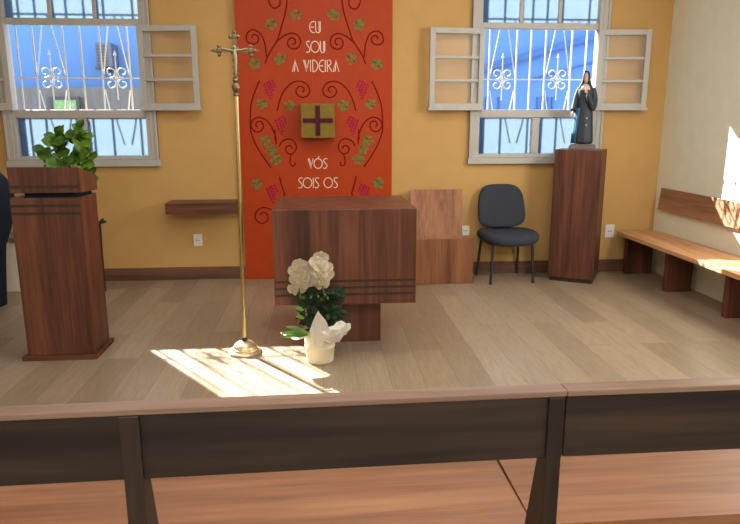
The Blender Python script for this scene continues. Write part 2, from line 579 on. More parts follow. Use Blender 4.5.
def make_window(idx, a, c, panels, singles, edges):
    ctr = (a + c) / 2
    side = 'left' if idx == 1 else 'right'
    W = struct_empty('window_%d' % idx, (ctr, WY, 1.0), 'white framed window with open casements on the %s of the orange panel' % side)
    y0, y1 = WY - 0.026, WY + 0.05
    # casing on the wall face, with an outer bead
    f = MB()
    for x0, x1 in ((a - 0.09, a - 0.03), (c + 0.03, c + 0.09)):
        f.box(x0, x1, y0, WY - 0.0005, 1.05, 2.80)
    for x0, x1 in ((a - 0.09, a - 0.07), (c + 0.07, c + 0.09)):
        f.box(x0, x1, y0 - 0.010, WY - 0.001, 1.05, 2.80)
    f.box(a - 0.09, c + 0.09, y0, WY - 0.0005, 2.71, 2.80)
    f.build('casing', M['white'], W, bevel=0.004)
    s = MB().box(a - 0.10, c + 0.10, y0 - 0.018, WY - 0.0005, 0.995, 1.05)
    s.box(a - 0.09, c + 0.09, y0 - 0.008, WY - 0.0005, 1.05, 1.068)
    s.build('window_sill', M['white'], W, bevel=0.005)
    # fixed frame in the hole
    f = MB()
    f.box(a - 0.06, a, WY - 0.02, WY + 0.055, HB, HT)
    f.box(c, c + 0.06, WY - 0.02, WY + 0.055, HB, HT)
    f.box(a, c, WY - 0.012, WY + 0.055, HB, 1.083)
    f.box(a, c, WY - 0.012, WY + 0.055, 1.393, 1.462)
    f.box(a, c, WY - 0.012, WY + 0.055, 2.130, 2.178)
    f.box(a, c, WY - 0.012, WY + 0.055, 2.64, HT)
    f.build('window_frame', M['white'], W, bevel=0.006)
    f = MB().box(ctr - 0.034, ctr + 0.034, WY - 0.004, WY + 0.075, 1.083, 1.393)
    f.build('mullion', M['white'], W, bevel=0.004)
    for t in (1 / 3, 2 / 3):
        x = a + (c - a) * t
        MB().box(x - 0.014, x + 0.014, WY + 0.005, WY + 0.06, 2.178, 2.64).build('glazing_bar', M['white'], W, bevel=0.003)
    for x0, x1 in ((a, ctr - 0.034), (ctr + 0.034, c)):
        MB().box(x0, x1, WY + 0.036, WY + 0.041, 1.083, 1.393).build('frosted_pane', M['frost'], W)
    for k in range(3):
        x0, x1 = a + (c - a) * k / 3, a + (c - a) * (k + 1) / 3
        MB().box(x0 + (0.014 if k else 0), x1 - (0.014 if k < 2 else 0), WY + 0.034, WY + 0.039, 2.178, 2.64).build('frosted_pane', M['frost'], W)
    # two casements swung back against the wall
    for sgn, hx in ((-1, a), (1, c)):
        w, z0, z1, fw = {(1, 1): 0.482, (2, 1): 0.45}.get((idx, sgn), 0.475), 1.466, 2.124, 0.046
        ang = radians(5.0)
        hinge = Vector((hx - sgn * 0.012, WY - 0.045, 0))
        T = Matrix.Translation(hinge) @ Matrix.Rotation(-sgn * ang, 4, 'Z') @ Matrix.Diagonal((sgn, 1, 1, 1))
        g = MB()
        g.box(0, fw, -0.016, 0.016, z0, z1, T)
        g.box(w - fw, w, -0.016, 0.016, z0, z1, T)
        g.box(fw, w - fw, -0.016, 0.016, z0, z0 + fw, T)
        g.box(fw, w - fw, -0.016, 0.016, z1 - fw, z1, T)
        g.box(0, w + 0.012, -0.028, 0.010, z0 - 0.012, z0 + 0.012, T)
        ih = z1 - z0 - 2 * fw
        for k in (1, 2):
            zz = z0 + fw + ih * k / 3
            g.box(fw, w - fw, -0.012, 0.012, zz - 0.011, zz + 0.011, T)
        cs = g.build('casement', M['white'], W, bevel=0.003)
        for k in range(3):
            za = z0 + fw + ih * k / 3 + (0.011 if k else 0)
            zb = z0 + fw + ih * (k + 1) / 3 - (0.011 if k < 2 else 0)
            MB().box(fw, w - fw, -0.002, 0.002, za, zb, T).build('pane', M['pebble'], cs)
    # iron grille on the outer face of the wall
    G = thing('window_grille', 'white scrolled iron grille outside the window %s' % (
        'behind the fig plant and ambo' if idx == 1 else 'behind the dark statue'), 'grille', (ctr, 5.78, 1.04), 0, 'window grilles')
    y = 5.78
    fr = MB()
    for x in edges:
        fr.box(x - 0.007, x + 0.007, y - 0.007, y + 0.007, 1.032, 2.738)
    for z in (1.725, 2.31, 2.60):
        fr.box(edges[0], edges[1], y - 0.004, y + 0.004, z - 0.005, z + 0.005)
    fr.build('grille_frame', M['iron'], G)
    for x in singles + [q for p in panels for q in p]:
        MB().box(x - 0.0058, x + 0.0058, y - 0.0058, y + 0.0058, 1.032, 2.738).build('bar', M['iron'], G)
    for x0, x1 in panels:
        m = (x0 + x1) / 2
        r = 0.0055
        d = MB()
        for s_ in (-1, 1):
            e = m + s_ * (x1 - x0) / 2
            d.tube([(m + s_ * 0.03, y, 2.30), (m + s_ * 0.04, y, 2.13), (e - s_ * 0.010, y, 1.75)], r, 6)
            d.tube([(e - s_ * 0.012, y, 1.63), (m + s_ * 0.075, y, 1.45), (m + s_ * 0.03, y, 1.27)], r, 6)
        d.build('diagonal', M['iron'], G)
        d = MB().tube([(m, y, 1.545), (m, y, 1.93)], [0.0055, 0.0055], 6)
        d.ball((m, y, 1.725), (0.016, 0.008, 0.016), 8, 6)
        d.tube([(m, y, 1.91), (m, y, 1.95)], [0.014, 0.001], 6)
        d.build('spear', M['iron'], G)
        for sx in (-1, 1):
            for sz in (-1, 1):
                MB().tube(scroll(m, 1.725, sx, sz, y), 0.0058, 6).build('scroll', M['iron'], G, smooth=True)
    for k in range(5):
        x = a + 0.12 + 0.2 * k
        MB().tube([(x + 0.075 * cos(t * pi / 10), y, 2.19 + 0.075 * sin(t * pi / 10)) for t in range(11)], 0.0055, 6).build('arch', M['iron'], G)


make_window(1, *WIN[0], [(-2.353, -2.109), (-1.815, -1.585)], [-2.482, -1.971], (-2.546, -1.42))
make_window(2, *WIN[1], [(1.506, 1.749), (2.009, 2.244)], [1.876, 2.377], (1.345, 2.472))

# ------------------------------------------------------------------ outside, seen through the open windows
struct(MB().box(-9, 9, 5.84, 16, -0.62, -0.5).build('ground', M['concrete']))
B = thing('building', 'bright blue rendered building facade outside the windows', 'building', (0, 9, -0.5))
MB().box(-8.5, 8.5, 9.0, 9.3, -0.5, 3.55).build('facade', M['bluewall'], B)
MB().box(-8.5, 8.5, 8.9, 9.3, 3.55, 3.66).build('roof_edge', M['bluewall'], B)
MB().prism([(1.6, 1.945), (4.6, 2.775), (4.6, 2.70), (1.6, 1.85)], 8.90, 9.0, 'y').build('sloping_band', M['blueband'], B)
MB().tube([(2.9, 8.97, 1.93), (3.4, 8.97, 2.06), (4.3, 8.97, 2.30)], 0.011, 6).build('cable', M['blueband'], B)
for x in (2.25, 2.32, 2.50, 3.05, 3.12, 3.19, 3.26):
    MB().box(x - 0.012, x + 0.012, 8.975, 9.0, -0.5, 1.70).build('conduit', M['blueband'], B)
A = thing('air_conditioner', 'dark grey air conditioner unit on the blue facade through the left window', 'air conditioner', (-2.70, 8.8, 2.06))
MB().box(-2.80, -2.60, 8.72, 8.9995, 2.05, 2.35).build('casing', M['acbody'], A, bevel=0.015)
b = MB()
for k in range(7):
    b.box(-2.79, -2.66, 8.712, 8.72, 2.08 + k * 0.036, 2.095 + k * 0.036)
b.build('grille', M['acgrill'], A)
MB().box(-2.81, -2.59, 8.70, 8.9995, 2.025, 2.05).build('bracket', M['acgrill'], A)
b = MB()
n = 90
pr = [(-6.4 + 5.4 * k / n, 8.55 + 0.025 * (k % 2)) for k in range(n + 1)]
b.prism(pr + [(x, y + 0.01) for x, y in reversed(pr)], -0.5, 1.79, 'z')
F = tag(b.build('corrugated_fence', M['fence']), 'grey corrugated metal fence in front of the blue facade', 'fence')
P = thing('framed_picture', 'green panel in a dark frame on the grey fence outside', 'panel', (-3.2, 8.5, 1.4))
MB().box(-3.30, -3.02, 8.51, 8.535, 1.36, 1.64).build('green_panel', M['greenpic'], P)
b = MB().box(-3.34, -3.30, 8.50, 8.545, 1.32, 1.68).box(-3.02, -2.98, 8.50, 8.545, 1.32, 1.68)
b.box(-3.30, -3.02, 8.50, 8.545, 1.64, 1.68).box(-3.30, -3.02, 8.50, 8.545, 1.32, 1.36)
b.build('frame', M['acgrill'], P)

# ------------------------------------------------------------------ orange panel with its painting
PX0, PX1, PY = -0.665, 0.625, 5.572
MID = -0.0155
P = thing('painted_panel', 'tall orange red panel with painted grapevine and Portuguese lettering', 'panel', (MID, 5.6, 0))
MB().box(PX0, PX1, PY, PY + 0.02, 0.004, 3.0).build('board', M['orange'], P)
b = MB().box(PX0, PX1, PY + 0.02, WY - 0.001, 0.004, 3.0)
b.build('backing_frame', M['edge'], P, bevel=0.002)
VINES = [
    [(-0.236, 2.435), (-0.267, 2.465), (-0.316, 2.453), (-0.365, 2.418), (-0.391, 2.365), (-0.385, 2.311), (-0.362, 2.273), (-0.330, 2.266), (-0.296, 2.297), (-0.303, 2.351), (-0.334, 2.365), (-0.352, 2.335)],
    [(-0.244, 2.435), (-0.239, 2.328), (-0.258, 2.221), (-0.294, 2.112), (-0.323, 2.026), (-0.357, 1.973), (-0.390, 1.924), (-0.412, 1.884), (-0.433, 1.832)],
    [(-0.418, 1.884), (-0.421, 1.900), (-0.427, 1.963), (-0.436, 2.010), (-0.458, 2.060), (-0.490, 2.087), (-0.525, 2.096), (-0.560, 2.079), (-0.578, 2.043), (-0.572, 2.005), (-0.534, 1.986), (-0.493, 1.998), (-0.479, 2.029), (-0.495, 2.056), (-0.523, 2.056), (-0.536, 2.032)],
    [(-0.357, 1.973), (-0.330, 2.007), (-0.295, 2.036), (-0.259, 2.058), (-0.219, 2.072), (-0.181, 2.069), (-0.149, 2.043), (-0.138, 2.002), (-0.155, 1.965), (-0.189, 1.949), (-0.225, 1.958), (-0.243, 1.988), (-0.236, 2.021), (-0.207, 2.037), (-0.180, 2.020), (-0.183, 1.992), (-0.204, 1.984)],
    [(-0.346, 1.450), (-0.334, 1.499), (-0.320, 1.543), (-0.293, 1.601), (-0.259, 1.645), (-0.217, 1.678), (-0.173, 1.692), (-0.129, 1.688), (-0.092, 1.666), (-0.070, 1.622), (-0.086, 1.578), (-0.128, 1.562), (-0.169, 1.577), (-0.185, 1.613), (-0.165, 1.646), (-0.130, 1.647), (-0.117, 1.621), (-0.133, 1.603)],
    [(-0.484, 1.695), (-0.520, 1.621), (-0.549, 1.548), (-0.566, 1.483), (-0.571, 1.421), (-0.575, 1.344), (-0.572, 1.281), (-0.549, 1.207), (-0.516, 1.136), (-0.467, 1.056), (-0.414, 0.977)],
    [(-0.365, 1.175), (-0.365, 1.228), (-0.377, 1.269), (-0.402, 1.327), (-0.440, 1.374), (-0.475, 1.393), (-0.506, 1.398), (-0.546, 1.381), (-0.568, 1.348), (-0.562, 1.307), (-0.529, 1.280), (-0.492, 1.286), (-0.467, 1.319), (-0.476, 1.358), (-0.509, 1.365), (-0.529, 1.340), (-0.515, 1.319)],
    [(-0.370, 1.298), (-0.370, 1.253), (-0.373, 1.211)],
    [(-0.337, 1.156), (-0.323, 1.186), (-0.297, 1.209), (-0.253, 1.219), (-0.217, 1.202), (-0.195, 1.160), (-0.204, 1.118), (-0.237, 1.093), (-0.271, 1.102), (-0.286, 1.133), (-0.269, 1.160), (-0.239, 1.158), (-0.233, 1.133)],
    [(-0.239, 1.091), (-0.247, 1.059), (-0.252, 1.021), (-0.237, 0.993), (-0.211, 1.000), (-0.213, 1.025)],
    [(-0.345, 0.902), (-0.334, 0.847), (-0.320, 0.800), (-0.306, 0.752)],
    [(-0.306, 0.752), (-0.339, 0.675), (-0.384, 0.610), (-0.435, 0.623), (-0.495, 0.637), (-0.543, 0.612), (-0.566, 0.564), (-0.547, 0.516), (-0.500, 0.499), (-0.460, 0.525), (-0.458, 0.573), (-0.494, 0.595), (-0.523, 0.570)],
]
PL = PY - 0.0012
for mirror in (False, True):
    fx = (lambda x: 2 * MID - x) if mirror else (lambda x: x)
    for vi, v in enumerate(VINES):
        pts = bez([(fx(x), z) for x, z in v], 5)
        MB().ribbon(pts, 0.0115, PL - 0.00008 * (vi + 1), PY).build('vine', M['vine'], P)
    for i, (x, z) in enumerate([(-0.374, 2.142), (-0.169, 2.214), (-0.522, 1.828), (-0.310, 1.869), (-0.475, 1.507), (-0.245, 1.496), (-0.455, 1.203), (-0.409, 1.128), (-0.365, 1.043), (-0.542, 0.840)]):
        b = MB()
        rot = random.uniform(-0.6, 0.6) + i
        for j in range(5):       # vine leaf: five rounded lobes round an open middle
            an = rot + j * 2 * pi / 5
            cx, cz, rr = x + 0.032 * cos(an), z + 0.032 * sin(an), random.uniform(0.012, 0.020)
            b.prism([(fx(cx + rr * cos(t * pi / 4) * 1.2), cz + rr * sin(t * pi / 4)) for t in range(8)], PL, PY, 'y')
        b.ribbon([(fx(x - 0.03), z - 0.02), (fx(x), z), (fx(x + 0.03), z + 0.03)], 0.008, PL, PY)
        b.build('vine_leaf', M['leafp'], P)
    for x, z, cut in ((-0.403, 1.625, 0), (-0.320, 1.330, 0), (-0.413, 0.755, 0)):
        b = MB()
        for row, (n_, off) in enumerate(((2, 0.01), (4, -0.004), (4, 0.006), (3, 0), (2, -0.006), (2, 0.004), (1, 0.006))):
            for k in range(n_):
                cx = x + off + (k - (n_ - 1) / 2) * 0.026
                cz = z + 0.066 - row * 0.0225 + (0.004 if k % 2 else -0.003)
                b.prism([(fx(cx + 0.0108 * cos(t * pi / 5)), cz + 0.0108 * sin(t * pi / 5)) for t in range(10)], PL - 0.0005, PY, 'y')
        b.build('grape_cluster', M['grape'], P)


def arc(cx, cy, rx, ry, a0, a1, n=12):
    return [(cx + rx * cos(radians(a0 + (a1 - a0) * k / n)), cy + ry * sin(radians(a0 + (a1 - a0) * k / n))) for k in range(n + 1)]


GL = {  # slim art deco capitals on a cell of height 1: (advance, strokes)
    'E': (0.52, [arc(0.40, 0.5, 0.36, 0.5, 75, 285), [(0.10, 0.5), (0.42, 0.5)]]),
    'U': (0.56, [[(0.05, 1), (0.05, 0.3)] + arc(0.26, 0.24, 0.21, 0.24, 180, 360)[1:] + [(0.47, 1)], [(0.36, 1), (0.36, 0.12)]]),
    'S': (0.46, [[(0.42, 0.92), (0.30, 1.0), (0.13, 0.93), (0.07, 0.76), (0.18, 0.60), (0.34, 0.42), (0.40, 0.24), (0.30, 0.05), (0.14, 0.0), (0.03, 0.08)]]),
    'O': (0.88, [arc(0.42, 0.5, 0.40, 0.48, 0, 360, 24)]),
    'A': (0.62, [[(0.04, 0), (0.30, 1.0), (0.56, 0)], [(0.20, 0), (0.32, 0.80)]]),
    'V': (0.56, [[(0.02, 1), (0.26, 0), (0.50, 1)], [(0.13, 1), (0.28, 0.35)]]),
    'I': (0.18, [[(0.08, 0), (0.08, 1)]]),
    'D': (0.62, [[(0.10, 0), (0.10, 1)], [(0.10, 1.0)] + arc(0.14, 0.5, 0.40, 0.5, 85, -85) + [(0.10, 0)]]),
    'R': (0.56, [[(0.08, 0), (0.08, 1), (0.30, 1), (0.42, 0.85), (0.38, 0.62), (0.10, 0.52)], [(0.18, 0.52), (0.50, 0.0)]]),
    'M': (0.78, [[(0.04, 0), (0.18, 1), (0.37, 0.25), (0.56, 1), (0.70, 0)]]),
    ' ': (0.40, []),
}


def lettering(text, x0, x1, z0, z1, acute_on=None):
    adv = sum(GL[c][0] for c in text)
    h = z1 - z0
    k = (x1 - x0) / (adv - 0.06)
    b = MB()
    x = x0
    for i, c in enumerate(text):
        w, strokes = GL[c]
        for s in strokes:
            b.ribbon([(x + k * p, z0 + h * q) for p, q in s], 0.0076, PY - 0.0016, PY)
        if acute_on == i:
            b.ribbon([(x + k * w * 0.45, z0 + h * 1.06), (x + k * w * 0.62, z0 + h * 1.22)], 0.0076, PY - 0.0016, PY)
        x += k * w
    return b.build('lettering', M['text'], P)


lettering('EU', -0.064, 0.030, 2.078, 2.166)
lettering('SOU', -0.096, 0.064, 1.922, 2.013)
lettering('A VIDEIRA', -0.214, 0.176, 1.769, 1.863)
lettering('VOS', -0.098, 0.064, 0.968, 1.054, 1)
lettering('SOIS OS', -0.188, 0.152, 0.801, 0.891)
lettering('RAMOS', -0.160, 0.125, 0.640, 0.728)

T = thing('tabernacle', 'square gold box with a maroon cross on the orange panel', 'tabernacle', (MID + 0.008, 5.5, 1.24))
MB().box(-0.148, 0.132, 5.455, PY - 0.0005, 1.228, 1.508).build('box', M['gold'], T, bevel=0.005)
b = MB().prism([(-0.026, 1.247), (0.012, 1.247), (0.012, 1.353), (0.117, 1.353), (0.117, 1.389), (0.012, 1.389), (0.012, 1.492), (-0.026, 1.492), (-0.026, 1.389), (-0.130, 1.389), (-0.130, 1.353), (-0.026, 1.353)], 5.447, 5.4545, 'y')
b.build('cross', M['maroon'], T)

# ------------------------------------------------------------------ things on and along the back wall
s = MB().box(-1.275, -0.688, 5.36, WY - 0.0005, 0.614, 0.706)
tag(s.build('wall_shelf', M['wx'], bevel=0.003), 'thick wooden shelf on the yellow wall left of the orange panel', 'shelf')


def outlet(name, label, x, z, w=0.075, h=0.105, mat='outlet', facing='back', pos=WY):
    o = thing(name, label, 'wall socket', (x, pos, z) if facing == 'back' else (pos, x, z), 0, 'wall sockets')
    if facing == 'back':
        MB().box(x - w / 2, x + w / 2, pos - 0.009, pos - 0.0003, z - h / 2, z + h / 2).build('plate', M[mat], o, bevel=0.003)
        b = MB()
        for d in (-0.012, 0, 0.012):
            b.lathe([(0.0035, 0), (0.0035, 0.003)], (0, 0, 0), 8)
        b.bm.clear()
        for d in (-0.013, 0, 0.013):
            b.box(x + d - 0.003, x + d + 0.003, pos - 0.0105, pos - 0.009, z - 0.004 - abs(d) * 0.2, z + 0.004)
        b.build('socket_holes', M['hole'], o)
    else:
        MB().box(pos - 0.009, pos - 0.0003, x - w / 2, x + w / 2, z - h / 2, z + h / 2).build('plate', M[mat], o, bevel=0.003)
    return o


outlet('wall_socket', 'white wall socket below the wooden wall shelf', -1.073, 0.352)
outlet('wall_socket', 'white double wall socket between tall pedestal and long bench', 2.645, 0.376, 0.085, 0.12)
outlet('wall_socket', 'white wall socket between wooden box seat and office chair', 1.300, 0.400, 0.07, 0.09)
outlet('wall_socket', 'beige wall plate low under the end of the long bench', 2.962, 0.16, 0.10, 0.066, 'beige')
outlet('wall_socket', 'small pale wall plate on the cream wall beneath the bench', 4.95, 0.17, 0.13, 0.03, 'beige', 'right', WX)

# presider's box seat
C_ = thing('box_seat', 'orange brown wooden box seat with upright back beside the altar', 'seat', (1.02, 5.4, 0))
MB().prism([(5.255, 0.002), (5.600, 0.002), (5.600, 0.322), (5.278, 0.391), (5.255, 0.391)], 0.735, 1.295, 'x').build('seat', M['orz'], C_, bevel=0.003)
MB().prism([(5.455, 0.355), (5.535, 0.778), (5.560, 0.778), (5.495, 0.347)], 0.780, 1.240, 'x').build('backrest', M['orl'], C_, bevel=0.004)

# office chair
C_ = thing('office_chair', 'dark blue grey cushioned visitor chair on four black legs', 'chair', (1.612, 5.40, 0), radians(5))


def cushion(rings_y, w, h, cx, cz, axis):
    pass


def superell(w, h, n=28, e=2.6, taper=0.0):
    out = []
    for i in range(n):
        t = 2 * pi * i / n
        c, s_ = cos(t), sin(t)
        x = math.copysign(abs(c) ** (2 / e), c) * w / 2
        y = math.copysign(abs(s_) ** (2 / e), s_) * h / 2
        out.append((x * (1 - taper * y / h), y))
    return out


def pad(name, mat, outline, thick, place, parent):
    """a rounded upholstered pad: the outline grown and shrunk over its thickness"""
    rings = []
    for f, d in ((0.80, -0.5), (0.93, -0.44), (0.99, -0.25), (1.0, 0.0), (0.99, 0.25), (0.93, 0.44), (0.80, 0.5)):
        rings.append([place(x * f, y * f, d * thick) for x, y in outline])
    o = MB().loft(rings).build(name, mat, parent, smooth=True, local=True)
    return o


pad('seat', M['fabric'], superell(0.50, 0.46, 28, 3.0, -0.04), 0.085, lambda x, y, d: (x + 0.012, y - 0.01, 0.385 + d + 0.012 * (x / 0.25) ** 2 - 0.018 * max(0, (-y - 0.12)) / 0.1), C_)
pad('backrest', M['fabric'], superell(0.425, 0.375, 32, 3.6, 0.16), 0.06,
    lambda x, y, d: (x, 0.155 + d + 0.09 * (y / 0.4) - 0.35 * x * x, 0.632 + y), C_)
MB().prism([(0.10, 0.33), (0.165, 0.34), (0.19, 0.52), (0.17, 0.52), (0.14, 0.37), (0.10, 0.355)], -0.035, 0.035, 'x').build('back_bracket', M['black'], C_, local=True)
b = MB()
for sx in (-1, 1):
    b.tube([(sx * 0.175, -0.17, 0.335), (sx * 0.175, 0.15, 0.335)], 0.011, 8)
b.tube([(-0.175, 0.0, 0.335), (0.175, 0.0, 0.335)], 0.011, 8)
b.build('seat_frame', M['black'], C_, local=True)
for sx, sy, bx, by in ((-1, -1, -0.192, -0.178), (1, -1, 0.192, -0.178), (-1, 1, -0.192, 0.185), (1, 1, 0.192, 0.185)):
    MB().tube([(sx * 0.175, -0.16 if sy < 0 else 0.14, 0.338), (bx, by, 0.012), (bx, by, 0.0)], [0.0125, 0.0125, 0.0135], 10).build('leg', M['black'], C_, smooth=True, local=True)

# tall pedestal with the statue
PD = thing('pedestal', 'tall square wooden pedestal carrying the dark statue', 'pedestal', (2.220, 5.360, 0), radians(-31))
MB().box(-0.19, 0.19, -0.16, 0.16, 0.035, 1.130).build('column', M['wz'], PD, bevel=0.003, local=True)
MB().box(-0.175, 0.175, -0.145, 0.145, 0.0, 0.035).build('plinth', M['groove'], PD, local=True)

ST = thing('saint_statue', 'small dark robed saint statue with hand on chest on the pedestal', 'statue', (2.222, 5.35, 1.1305), radians(-24))
ST.scale = (0.69, 0.76, 1.0)


def body_ring(z, rx, ry, cx=0, cy=0, fold=0.0, n=32, ph=0.0):
    return [(cx + rx * cos(2 * pi * i / n) * (1 + fold * cos(9 * 2 * pi * i / n + ph)),
             cy + ry * sin(2 * pi * i / n) * (1 + fold * cos(9 * 2 * pi * i / n + ph)), z) for i in range(n)]


b = MB().box(-0.155, 0.155, -0.115, 0.115, 0, 0.030)
b.box(-0.140, 0.140, -0.10, 0.10, 0.030, 0.042)
b.build('base', M['stone'], ST, bevel=0.004, local=True)
prof = [(0.042, 0.115, 0.085, .0), (0.06, 0.118, 0.088, .0), (0.15, 0.110, 0.08, .0), (0.27, 0.098, 0.070, -.003), (0.36, 0.088, 0.064, -.005),
        (0.42, 0.092, 0.066, -.006), (0.47, 0.096, 0.066, -.006), (0.505, 0.086, 0.058, -.005), (0.53, 0.050, 0.044, -.005), (0.545, 0.026, 0.026, -.004)]
b = MB().loft([body_ring(z, rx, ry, cx, 0, 0.055 * max(0, 1 - z / 0.5), ph=z * 2) for z, rx, ry, cx in prof])
body = b.build('robed_body', M['robe'], ST, smooth=True, local=True, sub=1)
# head with face, joined hands, hood, sleeves, collar
h = MB()
hr = []
for z, rx, ry, cy in ((0.525, 0.017, 0.018, 0.004), (0.542, 0.018, 0.020, 0.0), (0.550, 0.024, 0.027, -0.006), (0.562, 0.029, 0.034, -0.008),
                      (0.578, 0.032, 0.038, -0.006), (0.595, 0.033, 0.039, -0.002), (0.610, 0.030, 0.036, 0.0), (0.622, 0.020, 0.025, 0.002), (0.627, 0.006, 0.008, 0.002)):
    hr.append(body_ring(z, rx, ry, -0.006, cy - 0.012, 0, 20))
h.loft(hr)
h.prism([(-0.050, 0.592), (-0.064, 0.574), (-0.052, 0.572)], -0.0105, -0.0015, 'x')
h.build('head', M['skin'], ST, smooth=True, local=True)
b = MB()
for sx in (-1, 1):
    b.ball((-0.006 + sx * 0.012, -0.047, 0.588), (0.005, 0.004, 0.003), 8, 6)
b.ball((-0.006, -0.050, 0.5635), (0.008, 0.003, 0.002), 8, 6)
b.build('eyes_and_mouth', M['stone'], ST, smooth=True, local=True)
hood = []
for z, rx, ry, cy, gap in ((0.44, 0.100, 0.062, 0.012, 1.25), (0.50, 0.088, 0.060, 0.010, 0.95), (0.535, 0.062, 0.052, 0.006, 0.80), (0.56, 0.048, 0.050, 0.0, 0.72),
                           (0.59, 0.046, 0.050, -0.002, 0.68), (0.615, 0.041, 0.046, 0.0, 0.62), (0.634, 0.028, 0.034, 0.002, 0.6), (0.643, 0.008, 0.012, 0.004, 0.6)):
    n = 22
    row = []
    for i in range(n + 1):
        a = -pi / 2 + gap + (2 * pi - 2 * gap) * i / n
        row.append((-0.006 + rx * cos(a), cy - 0.010 + ry * sin(a), z))
    hood.append(row)
b = MB().loft(hood, False, False)
o = b.build('hood', M['robe'], ST, smooth=True, local=True)
so = o.modifiers.new('thickness', 'SOLIDIFY')
so.thickness = 0.006
b = MB().tube(bez([(0.078, 0.0, 0.497), (0.104, -0.005, 0.42), (0.096, -0.040, 0.350), (0.062, -0.078, 0.395), (0.026, -0.090, 0.450)], 5),
              [0.026 + 0.012 * sin(pi * k / 20) for k in range(21)], 12)
b.build('sleeve', M['robe'], ST, smooth=True, local=True)
b = MB().tube(bez([(-0.078, 0.0, 0.497), (-0.108, -0.004, 0.43), (-0.122, -0.022, 0.36), (-0.132, -0.040, 0.320)], 6),
              [0.024 + 0.010 * k / 18 for k in range(19)], 12)
b.build('sleeve', M['robe'], ST, smooth=True, local=True)


def statue_hand(c, up, side):
    """palm, four fingers of unequal length and a thumb leaving the side of the palm"""
    c, up, side = Vector(c), Vector(up).normalized(), Vector(side).normalized()
    fw = up.cross(side).normalized()
    b = MB().tube([c - up * 0.016, c - up * 0.004, c + up * 0.012], [0.008, 0.0115, 0.0105], 10)
    for k, L in enumerate((0.021, 0.025, 0.023, 0.017)):
        p = c + up * 0.010 + side * (k - 1.5) * 0.0055
        b.tube([p, p + up * L * 0.55 + fw * 0.002, p + up * L * 0.9 + fw * 0.008], [0.0040, 0.0036, 0.0024], 6)
    p = c - side * 0.009
    b.tube([p - up * 0.004, p - side * 0.007 + up * 0.006, p - side * 0.006 + up * 0.015 + fw * 0.003], [0.0045, 0.004, 0.0026], 6)
    return b.build('hand', M['skin'], ST, smooth=True, local=True)


statue_hand((0.012, -0.098, 0.468), (-0.45, -0.1, 1), (1, 0.1, 0.45))
statue_hand((-0.136, -0.050, 0.298), (-0.15, -0.35, -1), (1, 0, -0.1))
b = MB().loft([[(-0.006 + (r + 0.004 * (i % 2)) * cos(pi + pi * i / 12), -0.012 + (r * 0.85) * sin(pi + pi * i / 12), z) for i in range(13)] for r, z in ((0.030, 0.535), (0.055, 0.515), (0.070, 0.485))], False, False)
o = b.build('collar', M['cloth'], ST, smooth=True, local=True)
so = o.modifiers.new('thickness', 'SOLIDIFY')
so.thickness = 0.005
b = MB().loft([[(-0.120 + 0.020 * k + dx, -0.032 - 0.015 * k + (0.006 if k % 2 else 0), z) for k in range(4)] for z, dx in ((0.05, -0.022), (0.16, -0.012), (0.28, 0.0), (0.34, 0.008))], False, False)
o = b.build('cape_lining', M['bluecloth'], ST, smooth=True, local=True)
so = o.modifiers.new('thickness', 'SOLIDIFY')
so.thickness = 0.006
for z, x in ((0.20, 0.030), (0.255, 0.032)):
    MB().ball((x, -0.083 + z * 0.055, z), 0.008, 8, 6).build('medal', M['cloth'], ST, smooth=True, local=True)

# long bench against the cream wall and its wall-hung back board
BE = thing('long_bench', 'long low wooden bench along the cream wall', 'bench', (2.85, 4.4, 0))
MB().box(2.680, WX - 0.003, 2.45, 5.545, 0.354, 0.390).build('seat', M['ory'], BE, bevel=0.004)
for y, x in ((5.49, 2.765), (4.84, 2.790), (4.11, 2.830), (3.30, 2.830)):
    MB().box(x, 3.005, y, y + 0.058, 0.0, 0.354).build('leg', M['wz'], BE, bevel=0.003)
b = MB().prism([(WX - 0.040, 0.590), (WX - 0.0005, 0.586), (WX - 0.0005, 0.780), (WX - 0.022, 0.780)], 2.45, 5.505, 'y')
bb = b
o = MB()
o.bm.free()
o.bm = bmesh.new()
A0 = [(WX - 0.040, 0.590), (WX - 0.0005, 0.586), (WX - 0.0005, 0.780), (WX - 0.022, 0.780)]
o.loft([[(x, 2.45, z) for x, z in A0], [(x, 5.505, z) for x, z in A0]])
tag(o.build('back_board', M['back'], bevel=0.003), 'wooden back board fixed on the cream wall above the long bench', 'back board')
bb.bm.free()

# low cream cabinet, dark draped form and slim rod at the left
K = thing('low_cabinet', 'low cream cabinet with grey top by the wall left of the ambo', 'cabinet', (-2.75, 5.42, 0))
MB().box(-3.10, -2.44, 5.30, 5.60, 0.0, 0.415).build('body', M['cabinet'], K, bevel=0.004)
MB().box(-3.12, -2.43, 5.285, 5.60, 0.415, 0.455).build('top', M['grey'], K, bevel=0.004)
b = MB()
rings = []
for z, xr, xl in ((0.0, -2.405, -2.74), (0.10, -2.395, -2.75), (0.30, -2.375, -2.76), (0.46, -2.355, -2.77), (0.58, -2.305, -2.79), (0.70, -2.268, -2.82), (0.80, -2.252, -2.83), (0.90, -2.255, -2.83),
                  (0.96, -2.295, -2.80), (1.005, -2.335, -2.76), (1.04, -2.42, -2.68), (1.05, -2.50, -2.60)):
    cx, rx = (xr + xl) / 2, (xr - xl) / 2
    rings.append([(cx + rx * cos(2 * pi * i / 36), 4.9 + 0.16 * sin(2 * pi * i / 36) * (1 + 0.12 * cos(i * 2 * pi / 4.5)) * min(1, rx / 0.15), z) for i in range(36)])
tag(MB().loft(rings).build('draped_cloth', M['navy'], smooth=True), 'dark navy draped cloth form at the left edge beside the ambo', 'drapery')
R_ = thing('slim_rod', 'slim dark upright rod with green tip behind the ambo', 'rod', (-1.775, 5.27, 0))
